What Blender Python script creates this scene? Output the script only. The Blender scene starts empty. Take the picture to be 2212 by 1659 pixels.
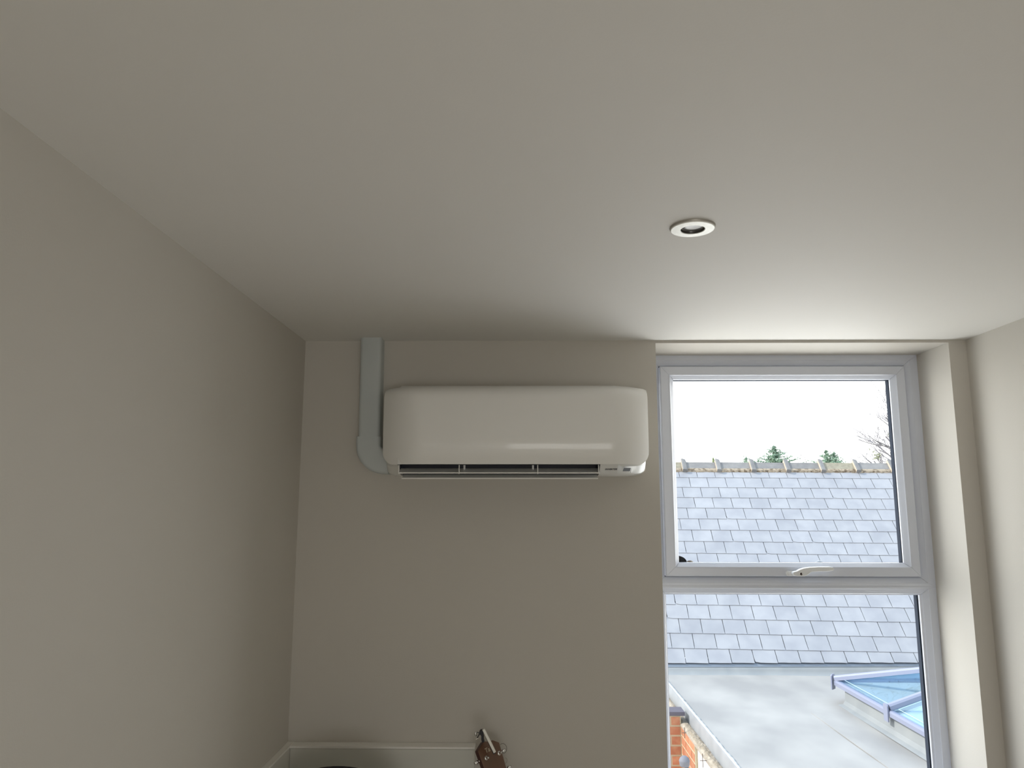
import bpy, bmesh, math, random
from mathutils import Vector, Matrix
random.seed(7)
S = bpy.context.scene
COL = S.collection
# ------------------------------------------------------------------ camera
# origin = camera; x right along the window wall, y towards it, z up (metres)
F_PX, PITCH, YAW, ROLL = 1652.61, 0.15978, 0.01491, 0.00098
cy, sy, cp, sp = math.cos(YAW), math.sin(YAW), math.cos(PITCH), math.sin(PITCH)
r_ = Vector((cy, sy, 0)); f_ = Vector((-sy*cp, cy*cp, sp)); u_ = r_.cross(f_)
cr, sr = math.cos(ROLL), math.sin(ROLL)
r2, u2 = cr*r_ + sr*u_, -sr*r_ + cr*u_
cam_d = bpy.data.cameras.new('camera'); cam = bpy.data.objects.new('camera', cam_d); COL.objects.link(cam)
cam_d.sensor_width = 36.0; cam_d.lens = 36.0*F_PX/2212.0; cam_d.clip_start = 0.02; cam_d.clip_end = 500
cam.matrix_world = Matrix(((r2.x, u2.x, -f_.x, 0), (r2.y, u2.y, -f_.y, 0), (r2.z, u2.z, -f_.z, 0), (0, 0, 0, 1)))
S.camera = cam
# ------------------------------------------------------------------ view, sky, sun, window light
S.view_settings.view_transform = 'Standard'; S.view_settings.look = 'None'
S.view_settings.gamma = 1.0; S.view_settings.use_curve_mapping = False
S.view_settings.exposure = 0.0
S.cycles.diffuse_bounces = 6; S.cycles.max_bounces = 12
W = bpy.data.worlds.new('sky'); S.world = W; W.use_nodes = True
nt = W.node_tree; nt.nodes.clear()
wo = nt.nodes.new('ShaderNodeOutputWorld'); bg = nt.nodes.new('ShaderNodeBackground')
tc = nt.nodes.new('ShaderNodeTexCoord'); sep = nt.nodes.new('ShaderNodeSeparateXYZ'); rp = nt.nodes.new('ShaderNodeValToRGB')
nt.links.new(tc.outputs['Generated'], sep.inputs[0]); nt.links.new(sep.outputs['Z'], rp.inputs[0])
e = rp.color_ramp.elements
e[0].position = 0.0; e[0].color = (1.0, 0.99, 0.97, 1)
e[1].position = 0.9; e[1].color = (0.40, 0.57, 0.80, 1)
m_ = rp.color_ramp.elements.new(0.25); m_.color = (0.96, 0.985, 1.0, 1)
nt.links.new(rp.outputs[0], bg.inputs[0]); bg.inputs[1].default_value = 2.6
nt.links.new(bg.outputs[0], wo.inputs[0])
sd = bpy.data.lights.new('sun', 'SUN'); sd.energy = 5.0; sd.angle = math.radians(1.5); sd.color = (1.0, 0.95, 0.88)
so = bpy.data.objects.new('sun', sd); COL.objects.link(so)
so.rotation_euler = Vector((0.76, 0.03, -0.65)).to_track_quat('-Z', 'Y').to_euler()
def area(name, w, h, energy, col, loc, d):
    a = bpy.data.lights.new(name, 'AREA'); a.shape = 'RECTANGLE'; a.size = w; a.size_y = h; a.energy = energy; a.color = col
    o = bpy.data.objects.new(name, a); COL.objects.link(o); o.location = loc; o.rotation_euler = Vector(d).to_track_quat('-Z', 'Y').to_euler(); return o
area('window_daylight', 1.15, 1.6, 21.0, (1.0, 0.985, 0.955), (1.02, 3.18, -0.26), (-0.33, -1, 0))          # daylight entering the window in view
area('side_window_daylight', 0.40, 0.5, 1.3, (1.0, 0.97, 0.92), (-0.80, -1.65, -0.35), (1, 0, 0))      # daylight entering the small window behind the camera
area('added_rear_fill', 1.4, 1.0, 14.0, (1.0, 0.975, 0.925), (0.55, -2.70, -0.75), (0, 1, 0))        # fill light added behind the camera, standing in for an assumed window

# ------------------------------------------------------------------ helpers
def mesh(name, vs, fs, smooth=False):
    me = bpy.data.meshes.new(name); me.from_pydata([tuple(v) for v in vs], [], fs)
    bm = bmesh.new(); bm.from_mesh(me); bmesh.ops.recalc_face_normals(bm, faces=bm.faces); bm.to_mesh(me); bm.free()
    if smooth: me.polygons.foreach_set('use_smooth', [True]*len(me.polygons))
    return me
def obj(name, me, mat=None, parent=None, label=None, kind=None):
    o = bpy.data.objects.new(name, me); COL.objects.link(o)
    if mat is not None and me is not None and len(me.materials) == 0: me.materials.append(mat)
    if parent is not None: o.parent = parent
    if label: o['label'] = label
    if kind: o['kind'] = kind
    return o
def thing(name, label, cat, loc=(0, 0, 0), group=None):
    o = bpy.data.objects.new(name, None); COL.objects.link(o); o.location = loc
    o.empty_display_size = 0.05
    o['label'] = label; o['category'] = cat
    if group: o['group'] = group
    return o
def tag(o, label, cat, group=None):
    o['label'] = label; o['category'] = cat
    if group: o['group'] = group
    return o
def struct(name, me, mat, label=None):
    o = obj(name, me, mat, kind='structure')
    if label: o['label'] = label
    return o
def put(o, parent):
    "parent keeping the mesh where it was modelled in world space"
    o.parent = parent; o.matrix_parent_inverse = Matrix.Translation(-Vector(parent.location)); return o
class MB:
    def __init__(s): s.v = []; s.f = []
    def box(s, x0, x1, y0, y1, z0, z1):
        b = len(s.v); s.v += [(x, y, z) for x in (x0, x1) for y in (y0, y1) for z in (z0, z1)]
        s.f += [tuple(b+i for i in q) for q in ((0,1,3,2),(4,6,7,5),(0,4,5,1),(2,3,7,6),(0,2,6,4),(1,5,7,3))]; return s
    def quad(s, *p):
        b = len(s.v); s.v += [tuple(q) for q in p]; s.f.append(tuple(range(b, b+len(p)))); return s
    def prism(s, pts, axis, a, b):
        "extrude a closed 2-D outline along an axis (x: pts=(y,z); y: pts=(x,z); z: pts=(x,y))"
        n = len(pts); k = len(s.v)
        for t in (a, b):
            for p in pts:
                s.v.append({'x': (t, p[0], p[1]), 'y': (p[0], t, p[1]), 'z': (p[0], p[1], t)}[axis])
        s.f.append(tuple(k+i for i in range(n))); s.f.append(tuple(k+n+i for i in reversed(range(n))))
        for i in range(n): j = (i+1) % n; s.f.append((k+i, k+j, k+n+j, k+n+i))
        return s
    def tube(s, pts, r, n=8, close=True):
        pts = [Vector(p) for p in pts]; rr = r if isinstance(r, (list, tuple)) else [r]*len(pts)
        k = len(s.v); ref = None
        for i, p in enumerate(pts):
            d = (pts[min(i+1, len(pts)-1)] - pts[max(i-1, 0)]).normalized()
            if ref is None: ref = d.orthogonal().normalized()
            a = (ref - d*ref.dot(d)).normalized(); ref = a; b = d.cross(a)
            for j in range(n):
                t = 2*math.pi*j/n; s.v.append(tuple(p + rr[i]*(math.cos(t)*a + math.sin(t)*b)))
        for i in range(len(pts)-1):
            for j in range(n):
                q = (j+1) % n; s.f.append((k+i*n+j, k+i*n+q, k+(i+1)*n+q, k+(i+1)*n+j))
        if close:
            s.f.append(tuple(k+j for j in reversed(range(n)))); s.f.append(tuple(k+(len(pts)-1)*n+j for j in range(n)))
        return s
    def lathe(s, prof, c, ax='z', n=48):
        "prof = (radius, height) list revolved round an axis through c"
        k = len(s.v)
        for (r, h) in prof:
            for j in range(n):
                t = 2*math.pi*j/n; a, b = r*math.cos(t), r*math.sin(t)
                s.v.append((c[0]+a, c[1]+b, c[2]+h) if ax == 'z' else ((c[0]+a, c[1]+h, c[2]+b) if ax == 'y' else (c[0]+h, c[1]+a, c[2]+b)))
        for i in range(len(prof)-1):
            for j in range(n):
                q = (j+1) % n; s.f.append((k+i*n+j, k+i*n+q, k+(i+1)*n+q, k+(i+1)*n+j))
        return s
    def me(s, name='m', smooth=False): return mesh(name, s.v, s.f, smooth)
def bevel(o, w, seg=2, ang=35):
    m = o.modifiers.new('bevel', 'BEVEL'); m.width = w; m.segments = seg; m.limit_method = 'ANGLE'; m.angle_limit = math.radians(ang)
    m.harden_normals = False; return o
def smooth_by_angle(me, deg=35):
    me.polygons.foreach_set('use_smooth', [True]*len(me.polygons))
    bm = bmesh.new(); bm.from_mesh(me)
    for ed in bm.edges:
        if len(ed.link_faces) == 2 and ed.calc_face_angle(0) > math.radians(deg): ed.smooth = False
    bm.to_mesh(me); bm.free(); return me
def text_mesh(s, size, shear=0.0, sx=1.0, depth=0.0003, spacing=1.0, bold=0.0):
    c = bpy.data.curves.new('t', 'FONT'); c.body = s; c.size = size; c.shear = shear; c.extrude = depth
    c.space_character = spacing; c.align_x = 'CENTER'; c.align_y = 'CENTER'; c.offset = bold; c.resolution_u = 3
    o = bpy.data.objects.new('t', c); COL.objects.link(o)
    dg = bpy.context.evaluated_depsgraph_get(); me = bpy.data.meshes.new_from_object(o.evaluated_get(dg))
    bpy.data.objects.remove(o); me.transform(Matrix.Diagonal((sx, 1, 1, 1))); return me

def nodes(name):
    m = bpy.data.materials.new(name); m.use_nodes = True; t = m.node_tree
    return m, t, t.nodes['Principled BSDF']
def mat(name, col, rough=0.5, metal=0.0, noise=None, bump=None, spec=None, coat=0.0, rnd=0.0):
    """noise=(scale, second colour, contrast lo, hi); bump=(scale, strength); rnd=random brightness per object"""
    m, t, b = nodes(name); L = t.links
    b.inputs['Base Color'].default_value = (*col, 1); b.inputs['Roughness'].default_value = rough; b.inputs['Metallic'].default_value = metal
    if spec is not None: b.inputs['Specular IOR Level'].default_value = spec
    if coat: b.inputs['Coat Weight'].default_value = coat; b.inputs['Coat Roughness'].default_value = 0.06
    g = t.nodes.new('ShaderNodeNewGeometry') if (noise or bump) else None
    last = None
    if noise:
        n = t.nodes.new('ShaderNodeTexNoise'); n.inputs['Scale'].default_value = noise[0]; n.inputs['Detail'].default_value = 5
        if len(noise) > 4:
            mp = t.nodes.new('ShaderNodeMapping'); mp.inputs['Scale'].default_value = noise[4]; L.new(g.outputs['Position'], mp.inputs[0]); L.new(mp.outputs[0], n.inputs['Vector'])
        else: L.new(g.outputs['Position'], n.inputs['Vector'])
        r = t.nodes.new('ShaderNodeValToRGB'); r.color_ramp.elements[0].position = noise[2]; r.color_ramp.elements[1].position = noise[3]
        r.color_ramp.elements[0].color = (*col, 1); r.color_ramp.elements[1].color = (*noise[1], 1)
        L.new(n.outputs['Fac'], r.inputs[0]); last = r.outputs[0]; L.new(last, b.inputs['Base Color'])
    if rnd:
        oi = t.nodes.new('ShaderNodeObjectInfo'); mr = t.nodes.new('ShaderNodeMapRange'); mr.inputs['To Min'].default_value = 1-rnd; mr.inputs['To Max'].default_value = 1+rnd
        L.new(oi.outputs['Random'], mr.inputs[0]); mx = t.nodes.new('ShaderNodeVectorMath'); mx.operation = 'SCALE'
        if last: L.new(last, mx.inputs[0])
        else: mx.inputs[0].default_value = col
        L.new(mr.outputs[0], mx.inputs['Scale']); L.new(mx.outputs[0], b.inputs['Base Color'])
    if bump:
        n = t.nodes.new('ShaderNodeTexNoise'); n.inputs['Scale'].default_value = bump[0]; n.inputs['Detail'].default_value = 4; L.new(g.outputs['Position'], n.inputs['Vector'])
        bp = t.nodes.new('ShaderNodeBump'); bp.inputs['Strength'].default_value = bump[1]; bp.inputs['Distance'].default_value = 0.002
        L.new(n.outputs['Fac'], bp.inputs['Height']); L.new(bp.outputs[0], b.inputs['Normal'])
    return m
def glass(name, tint, refl=0.08, rough=0.0, fres=1.45, gcol=(1, 1, 1), ripple=False):
    m = bpy.data.materials.new(name); m.use_nodes = True; t = m.node_tree; t.nodes.clear(); L = t.links
    o = t.nodes.new('ShaderNodeOutputMaterial'); tr = t.nodes.new('ShaderNodeBsdfTransparent'); gl = t.nodes.new('ShaderNodeBsdfGlossy'); mx = t.nodes.new('ShaderNodeMixShader'); lw = t.nodes.new('ShaderNodeLayerWeight'); lw.inputs[0].default_value = 0.5; fr = t.nodes.new('ShaderNodeMath'); fr.operation = 'POWER'; fr.inputs[1].default_value = 3.0; L.new(lw.outputs['Facing'], fr.inputs[0])
    tr.inputs[0].default_value = (*tint, 1); gl.inputs['Roughness'].default_value = rough; gl.inputs['Color'].default_value = (*gcol, 1)
    if ripple:
        nz = t.nodes.new('ShaderNodeTexNoise'); nz.inputs['Scale'].default_value = 5.0; bp = t.nodes.new('ShaderNodeBump'); bp.inputs['Strength'].default_value = 0.5; bp.inputs['Distance'].default_value = 0.004
        gg = t.nodes.new('ShaderNodeNewGeometry'); L.new(gg.outputs['Position'], nz.inputs['Vector']); L.new(nz.outputs['Fac'], bp.inputs['Height']); L.new(bp.outputs[0], gl.inputs['Normal'])
    mm = t.nodes.new('ShaderNodeMath'); mm.operation = 'MULTIPLY'; mm.use_clamp = True; mm.inputs[1].default_value = refl
    L.new(fr.outputs[0], mm.inputs[0]); L.new(mm.outputs[0], mx.inputs[0]); L.new(tr.outputs[0], mx.inputs[1]); L.new(gl.outputs[0], mx.inputs[2]); L.new(mx.outputs[0], o.inputs[0])
    return m

M = dict(
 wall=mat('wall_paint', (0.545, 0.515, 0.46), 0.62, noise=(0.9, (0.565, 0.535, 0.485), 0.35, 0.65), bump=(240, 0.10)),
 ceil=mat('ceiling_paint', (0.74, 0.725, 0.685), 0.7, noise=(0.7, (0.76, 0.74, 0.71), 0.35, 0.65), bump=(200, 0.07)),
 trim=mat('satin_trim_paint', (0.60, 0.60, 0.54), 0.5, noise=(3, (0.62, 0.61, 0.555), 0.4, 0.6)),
 littop=mat('painted_light_trim_top', (0.84, 0.82, 0.77), 0.5),  # lighter colour carries the light falling on the ledge top
 floor=mat('pale_carpet', (0.64, 0.60, 0.53), 0.9, noise=(12, (0.58, 0.54, 0.47), 0.3, 0.7)),
 upvc=mat('white_upvc', (0.68, 0.71, 0.79), 0.28, bump=(60, 0.03)),
 joint=mat('joint_grey', (0.20, 0.20, 0.22), 0.7),  # plain grey of the panel seam
 gasket=mat('dark_glazing_spacer', (0.028, 0.036, 0.055), 0.8, spec=0.1),
 handle=mat('white_handle_enamel', (0.82, 0.83, 0.84), 0.45),
 chrome=mat('chrome', (0.82, 0.81, 0.80), 0.16, 1.0),
 keyhole=mat('keyhole_dark', (0.03, 0.015, 0.015), 0.5),
 acpanel=mat('gloss_white_panel', (0.81, 0.80, 0.765), 0.34, coat=0.30, noise=(4, (0.82, 0.81, 0.775), 0.3, 0.7)),
 acbody=mat('white_plastic', (0.74, 0.735, 0.70), 0.28, coat=0.3),
 acdark=mat('outlet_black', (0.018, 0.022, 0.040), 0.5),
 flap=mat('flap_grey_white', (0.82, 0.82, 0.80), 0.35),
 lip=mat('flap_lip_white', (0.80, 0.79, 0.75), 0.3),
 ink=mat('dark_ink', (0.06, 0.06, 0.07), 0.5),
 display=mat('grey_display', (0.26, 0.28, 0.31), 0.25),
 duct=mat('grey_trunking_plastic', (0.50, 0.535, 0.53), 0.45, noise=(6, (0.53, 0.56, 0.55), 0.3, 0.7)),
 lampring=mat('brushed_white_metal', (0.90, 0.90, 0.86), 0.48, 0.28, noise=(90, (0.80, 0.80, 0.76), 0.35, 0.7), spec=0.5),
 lampside=mat('ring_side_metal', (0.42, 0.40, 0.36), 0.4, 0.5),
 lampin=mat('lamp_recess_dark', (0.10, 0.095, 0.09), 0.3, 0.6),
 reflector=mat('lamp_reflector', (0.20, 0.195, 0.19), 0.30, 0.35, spec=0.4),
 slate=mat('natural_slate', (0.245, 0.248, 0.268), 0.5, noise=(5.0, (0.30, 0.302, 0.318), 0.35, 0.72), bump=(30, 0.25), rnd=0.04),
 batten=mat('roof_underlay_dark', (0.10, 0.10, 0.105), 0.9),
 ridge=mat('grey_ridge_tile', (0.165, 0.160, 0.158), 0.75, noise=(14, (0.205, 0.198, 0.19), 0.35, 0.7), bump=(60, 0.4), rnd=0.10),
 ridge2=mat('mossy_ridge_tile', (0.20, 0.18, 0.135), 0.8, noise=(25, (0.26, 0.24, 0.18), 0.35, 0.7), bump=(60, 0.5)),
 sunlitend=mat('painted_sunlit_clay_end', (0.46, 0.38, 0.30), 0.9),  # clay made paler, with sunlight put into the colour
 mortar=mat('mortar', (0.30, 0.25, 0.19), 0.95, noise=(22, (0.12, 0.09, 0.06), 0.45, 0.62), bump=(60, 1.0)),
 lead=mat('lead_flashing', (0.17, 0.20, 0.245), 0.5),
 grp=mat('grey_fibreglass_roof', (0.258, 0.246, 0.234), 0.5, noise=(1.7, (0.35, 0.333, 0.312), 0.38, 0.64, (1.0, 0.55, 1.0)), bump=(9, 0.3)),
 grp2=mat('grey_fibreglass_upstand', (0.225, 0.238, 0.245), 0.45, noise=(5, (0.265, 0.275, 0.278), 0.36, 0.66), bump=(14, 0.3)),
 trimgrp=mat('roof_edge_trim', (0.25, 0.26, 0.275), 0.4, noise=(7, (0.29, 0.30, 0.315), 0.36, 0.66)),
 alu=mat('grey_powder_coated_aluminium', (0.225, 0.24, 0.32), 0.38, bump=(20, 0.05)),
 capwhite=mat('bright_cap', (0.85, 0.86, 0.86), 0.3),
 gutter=mat('weathered_gutter', (0.30, 0.25, 0.20), 0.9, noise=(9, (0.40, 0.35, 0.29), 0.35, 0.65), bump=(50, 1.0)),
 moss=mat('gutter_moss', (0.38, 0.32, 0.25), 1.0, noise=(22, (0.27, 0.22, 0.16), 0.4, 0.6, (1, .25, 1)), bump=(60, 0.4)),
 iron=mat('rusty_iron', (0.12, 0.085, 0.07), 0.8),
 brick=mat('orange_brick', (0.36, 0.135, 0.07), 0.85, noise=(18, (0.42, 0.20, 0.11), 0.4, 0.7), bump=(60, 0.8), rnd=0.16),
 bmortar=mat('brick_mortar', (0.42, 0.34, 0.23), 0.95, bump=(80, 0.8)),
 render=mat('white_render', (0.82, 0.81, 0.79), 0.8),
 added_panel=mat('pale_added_panel', (0.52, 0.52, 0.51), 0.8),  # colour of the panel added below the lantern glass
 edgehighlight=mat('painted_edge_highlight', (0.46, 0.455, 0.445), 0.4, noise=(16, (0.36, 0.36, 0.36), 0.45, 0.7), bump=(30, 0.5)),  # pale colour standing for the highlight on the trim
 spacerblue=mat('pale_edge_spacer', (0.40, 0.55, 0.60), 0.5),
 soffit=mat('dark_soffit_board', (0.10, 0.09, 0.11), 0.9),
 paving=mat('pale_paving', (0.45, 0.44, 0.41), 0.9, noise=(1.5, (0.50, 0.49, 0.46), 0.4, 0.6)),
 hood=mat('grey_cowl', (0.155, 0.155, 0.18), 0.7),
 conifer=mat('conifer_green', (0.16, 0.25, 0.185), 0.9, noise=(3, (0.25, 0.34, 0.24), 0.35, 0.65)),
 conifer2=mat('yellow_green_foliage', (0.34, 0.36, 0.19), 0.9, noise=(3, (0.26, 0.33, 0.17), 0.35, 0.65)),
 bark=mat('pale_bark', (0.20, 0.185, 0.185), 0.9),
 twig=mat('thin_twig', (0.26, 0.24, 0.25), 0.9),
 mistle=mat('mistletoe', (0.17, 0.19, 0.08), 0.9),
 wood=mat('mahogany', (0.150, 0.074, 0.040), 0.35, noise=(26, (0.105, 0.050, 0.028), 0.35, 0.7, (1, 1, 0.15)), coat=0.2),
 wooddark=mat('dark_mahogany_edge', (0.075, 0.022, 0.014), 0.4),
 fret=mat('rosewood', (0.05, 0.03, 0.02), 0.5),
 spruce=mat('spruce_top', (0.50, 0.30, 0.13), 0.35),
 gold=mat('cream_inlay', (0.55, 0.48, 0.34), 0.4),
 capo=mat('satin_aluminium_capo', (0.72, 0.70, 0.64), 0.35, 0.4),
 black=mat('black_rubber', (0.012, 0.011, 0.016), 0.55),
 fabric=mat('black_fabric', (0.012, 0.011, 0.013), 0.9, bump=(300, 0.5)),
 wire=mat('steel_string', (0.22, 0.20, 0.17), 0.4, 0.6),
 pane=glass('clear_glazing', (0.98, 0.99, 0.985), 0.25),
 lantern=glass('blue_tinted_glazing', (0.87, 0.93, 0.955), 0.8, 0.0, 1.5, (0.42, 0.62, 0.80), True),
)

# ------------------------------------------------------------------ room shell
HC, D, XL, XR, FZ = 0.5777, 2.63, -0.767, 1.541, -1.742
YB = -2.65
WX0, WX1, WZ1, WZ0 = 0.463, 1.4805, 0.568, -1.03       # window opening
TH = 0.34
struct('ceiling', MB().box(XL-.3, XR+.3, YB-.3, D+TH, HC, HC+.25).me(), M['ceil'], 'pale warm grey plaster ceiling with a recessed downlight')
struct('floor', MB().box(XL-.3, XR+.3, YB-.3, D+TH, FZ-.2, FZ).me(), M['floor'])
b = MB(); wy0, wy1, wz0, wz1 = -1.88, -1.42, -0.63, -0.07
b.box(XL-.3, XL, wy1, D+TH, FZ, HC); b.box(XL-.3, XL, YB-.3, wy0, FZ, HC); b.box(XL-.3, XL, wy0, wy1, wz1, HC); b.box(XL-.3, XL, wy0, wy1, FZ, wz0)
struct('wall_left', b.me(), M['wall'], 'taupe painted plaster wall on the left')
struct('wall_right', MB().box(XR, XR+.3, YB-.3, D+TH, FZ, HC).me(), M['wall'], 'taupe painted plaster wall right of the window')
b = MB(); b.box(XL, WX0, D, D+TH, FZ, HC); b.box(WX1, XR, D, D+TH, FZ, HC); b.box(WX0, WX1, D, D+TH, WZ1, HC); b.box(WX0, WX1, D, D+TH, FZ, WZ0)
o = struct('wall_back', b.me(), M['wall'], 'taupe painted wall with the air conditioner and window opening')
b = MB(); fx0, fx1, fz0, fz1 = -0.20, 1.30, -1.28, -0.22
b.box(XL, fx0, YB-.25, YB, FZ, HC); b.box(fx1, XR, YB-.25, YB, FZ, HC); b.box(fx0, fx1, YB-.25, YB, fz1, HC); b.box(fx0, fx1, YB-.25, YB, FZ, fz0)
struct('wall_front', b.me(), M['wall'], 'wall behind the camera with a wide opening added for the fill light')
b = MB()
for x in (fx0, (fx0+fx1)/2-.02, fx1-.05): b.box(x, x+.05, YB-.16, YB-.10, fz0, fz1)
for z in (fz0, fz1-.05): b.box(fx0, fx1, YB-.16, YB-.10, z, z+.05)
struct('added_window_3', b.me(), M['upvc'], 'wide white framed window added behind the camera for the fill light')  # frame added in the opening made for the rear fill light
b = MB()
for y in (wy0, (wy0+wy1)/2-.02, wy1-.05): b.box(XL-.16, XL-.10, y, y+.05, wz0, wz1)
for z in (wz0, wz1-.05): b.box(XL-.16, XL-.10, wy0, wy1, z, z+.05)
struct('window_2', b.me(), M['upvc'], 'white framed window in the left wall behind the camera')
# boxed-in ledge low on the back and left walls
LZ = -0.7595
bt, lt = 0.046, 0.020
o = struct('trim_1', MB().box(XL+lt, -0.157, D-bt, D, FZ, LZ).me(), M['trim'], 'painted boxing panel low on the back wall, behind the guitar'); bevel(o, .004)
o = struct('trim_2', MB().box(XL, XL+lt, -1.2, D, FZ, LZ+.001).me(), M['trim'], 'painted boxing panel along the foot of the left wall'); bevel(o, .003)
top_strip = obj('lit_top_strip', MB().box(XL+.012, -0.156, D-bt-.001, D-.0005, LZ+.0002, LZ+.0062).me(), M['littop'], bpy.data.objects['trim_1'])  # paler strip added so the ledge top reads as lit from above
top_strip = obj('lit_top_strip', MB().box(XL+.0005, XL+lt+.001, -1.2, D-.001, LZ+.0012, LZ+.0072).me(), M['littop'], bpy.data.objects['trim_2'])
# window board
o = struct('trim_3', MB().box(WX0-.02, WX1+.0, D-.03, D+.22, WZ0-.001, WZ0+.022).me(), M['upvc'], 'white window board'); bevel(o, .005)

# ------------------------------------------------------------------ window
Y0 = 2.85
win = bpy.data.objects.new('window_1', None); COL.objects.link(win); win['kind'] = 'structure'
win['label'] = 'white plastic framed window with top opening sash over a fixed pane'
def ring(names, rect, widths, prof, matl, parent, g=0.0005, only='LRTB'):
    """mitred frame of four separate lengths; prof = [(fraction of width or abs inset, y)], widths per side L R T B"""
    x0, x1, z0, z1 = rect; out = []
    def ins(k, s):
        a = prof[k][0]; w = widths[s]; return a if a <= 0 else (w + a - 1.0 if a >= 0.5 else a)
    n = len(prof)
    for s in only:
        v = []
        for end in (0, 1):
            for k in range(n):
                y = prof[k][1]
                l, r, t, b_ = (ins(k, q) for q in 'LRTB')
                if s == 'T': p = (x0+l+g, y, z1-t) if end == 0 else (x1-r-g, y, z1-t)
                if s == 'B': p = (x0+l+g, y, z0+b_) if end == 0 else (x1-r-g, y, z0+b_)
                if s == 'L': p = (x0+l, y, z0+b_+g) if end == 0 else (x0+l, y, z1-t-g)
                if s == 'R': p = (x1-r, y, z0+b_+g) if end == 0 else (x1-r, y, z1-t-g)
                v.append(p)
        f = [tuple(range(n)), tuple(range(2*n-1, n-1, -1))] + [(i, (i+1) % n, n+(i+1) % n, n+i) for i in range(n)]
        o = obj(names[0] if s in 'TB' else names[1], mesh('m', v, f), matl, parent); out.append(o)
    return out
# prof insets: numbers >=0.5 mean (width - (1-a)) measured from the inner edge
frp = [(0, Y0), (1-.021, Y0), (1-.019, Y0+.002), (1-.003, Y0+.012), (1.0, Y0+.016), (1.0, Y0+.07), (0, Y0+.07)]
ZT = -0.2797
ring(('frame_rail', 'frame_stile'), (WX0, 1.4832, ZT+.0005, .570), dict(L=.050, R=.050, T=.042, B=.0317), frp, M['upvc'], win)
ring(('frame_rail', 'frame_stile'), (WX0, 1.4832, WZ0+.02, ZT), dict(L=.050, R=.050, T=.0285, B=.05), frp, M['upvc'], win)
sash = bpy.data.objects.new('sash', None); COL.objects.link(sash); sash.parent = win
YS = Y0-.004
sp_ = [(0, YS+.003), (.003, YS), (1.0, YS), (1.0, YS+.05), (0, YS+.05)]
SR = (.5155, 1.4305, -.2455, .5255)
ring(('sash_rail', 'sash_stile'), SR, dict(L=.031, R=.030, T=.0298, B=.0298), sp_, M['upvc'], sash, g=.0003)
SB = (SR[0]+.031, SR[1]-.030, SR[2]+.0298, SR[3]-.0298)
bdp = [(0, YS-.001), (.004, YS-.002), (1-.014, YS+.002), (1-.004, YS+.013), (1.0, YS+.018), (1.0, YS+.026), (0, YS+.026)]
ring(('glazing_bead', 'glazing_bead'), SB, dict(L=.020, R=.021, T=.019, B=.018), bdp, M['upvc'], sash, g=.0006)
PG = (SB[0]+.018, SB[1]-.019, SB[2]+.016, SB[3]-.017)
spc = [(0, YS+.0275), (1.0, YS+.0275), (1.0, YS+.050), (0, YS+.050)]
o = ring(('spacer_bar', 'spacer_bar'), PG, dict(L=.0015, R=.004, T=.003, B=.0015), [(-.01, YS+.0275), (1.0, YS+.0275), (1.0, YS+.050), (-.01, YS+.050)], M['gasket'], sash)
obj('pane', MB().box(PG[0], PG[1], YS+.0262, YS+.0270, PG[2], PG[3]).me(), M['pane'], sash)
# lower fixed light
LB = (WX0+.050, 1.4832-.050, WZ0+.07, ZT-.0285)
bdp2 = [(0, Y0+.016), (1.0, Y0+.020), (1.0, Y0+.028), (0, Y0+.028)]
ring(('glazing_bead', 'glazing_bead'), LB, dict(L=.003, R=.006, T=.003, B=.01), [(0, Y0+.0155), (1.0, Y0+.018), (1.0, Y0+.028), (0, Y0+.028)], M['upvc'], win)
ring(('spacer_bar', 'spacer_bar'), LB, dict(L=.002, R=.010, T=.003, B=.01), [(-.01, Y0+.030), (1.0, Y0+.030), (1.0, Y0+.052), (-.01, Y0+.052)], M['gasket'], win)
obj('pane', MB().box(LB[0], LB[1], Y0+.0285, Y0+.0293, LB[2], LB[3]).me(), M['pane'], win)
# dark gap line between sash and frame
ring(('sash_gasket', 'sash_gasket'), (.5125, 1.4335, -.2482, .5285), dict(L=.004, R=.004, T=.004, B=.004), [(0, Y0+.0165), (1.0, Y0+.0165), (1.0, Y0+.03), (0, Y0+.03)], M['gasket'], win, only='RTB')
# small things sitting on the outside of the sash bottom rail
b = MB(); c = []
for i in range(9):
    t = math.pi/2*i/8; c.append((SB[0]+.018+.040*math.sin(t)*.95, SB[2]+.016+.024*math.cos(t)))
obj('hinge_arm', MB().prism([(SB[0]+.016, SB[2]+.012)]+c+[(SB[0]+.058, SB[2]+.012)], 'y', YS+.055, YS+.063).me(), M['black'], sash)
for X, w_, mt in ((.607+.008, .014, 'mortar'), (1.092, .017, 'lead')):
    b = MB().lathe([(0.001, .007), (w_*.5, .006), (w_*.8, .003), (w_, 0)], (X, YS+.060, SB[2]+.0155), 'z', 16)
    obj('sill_plug', b.me(smooth=True), M[mt], sash)
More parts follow.
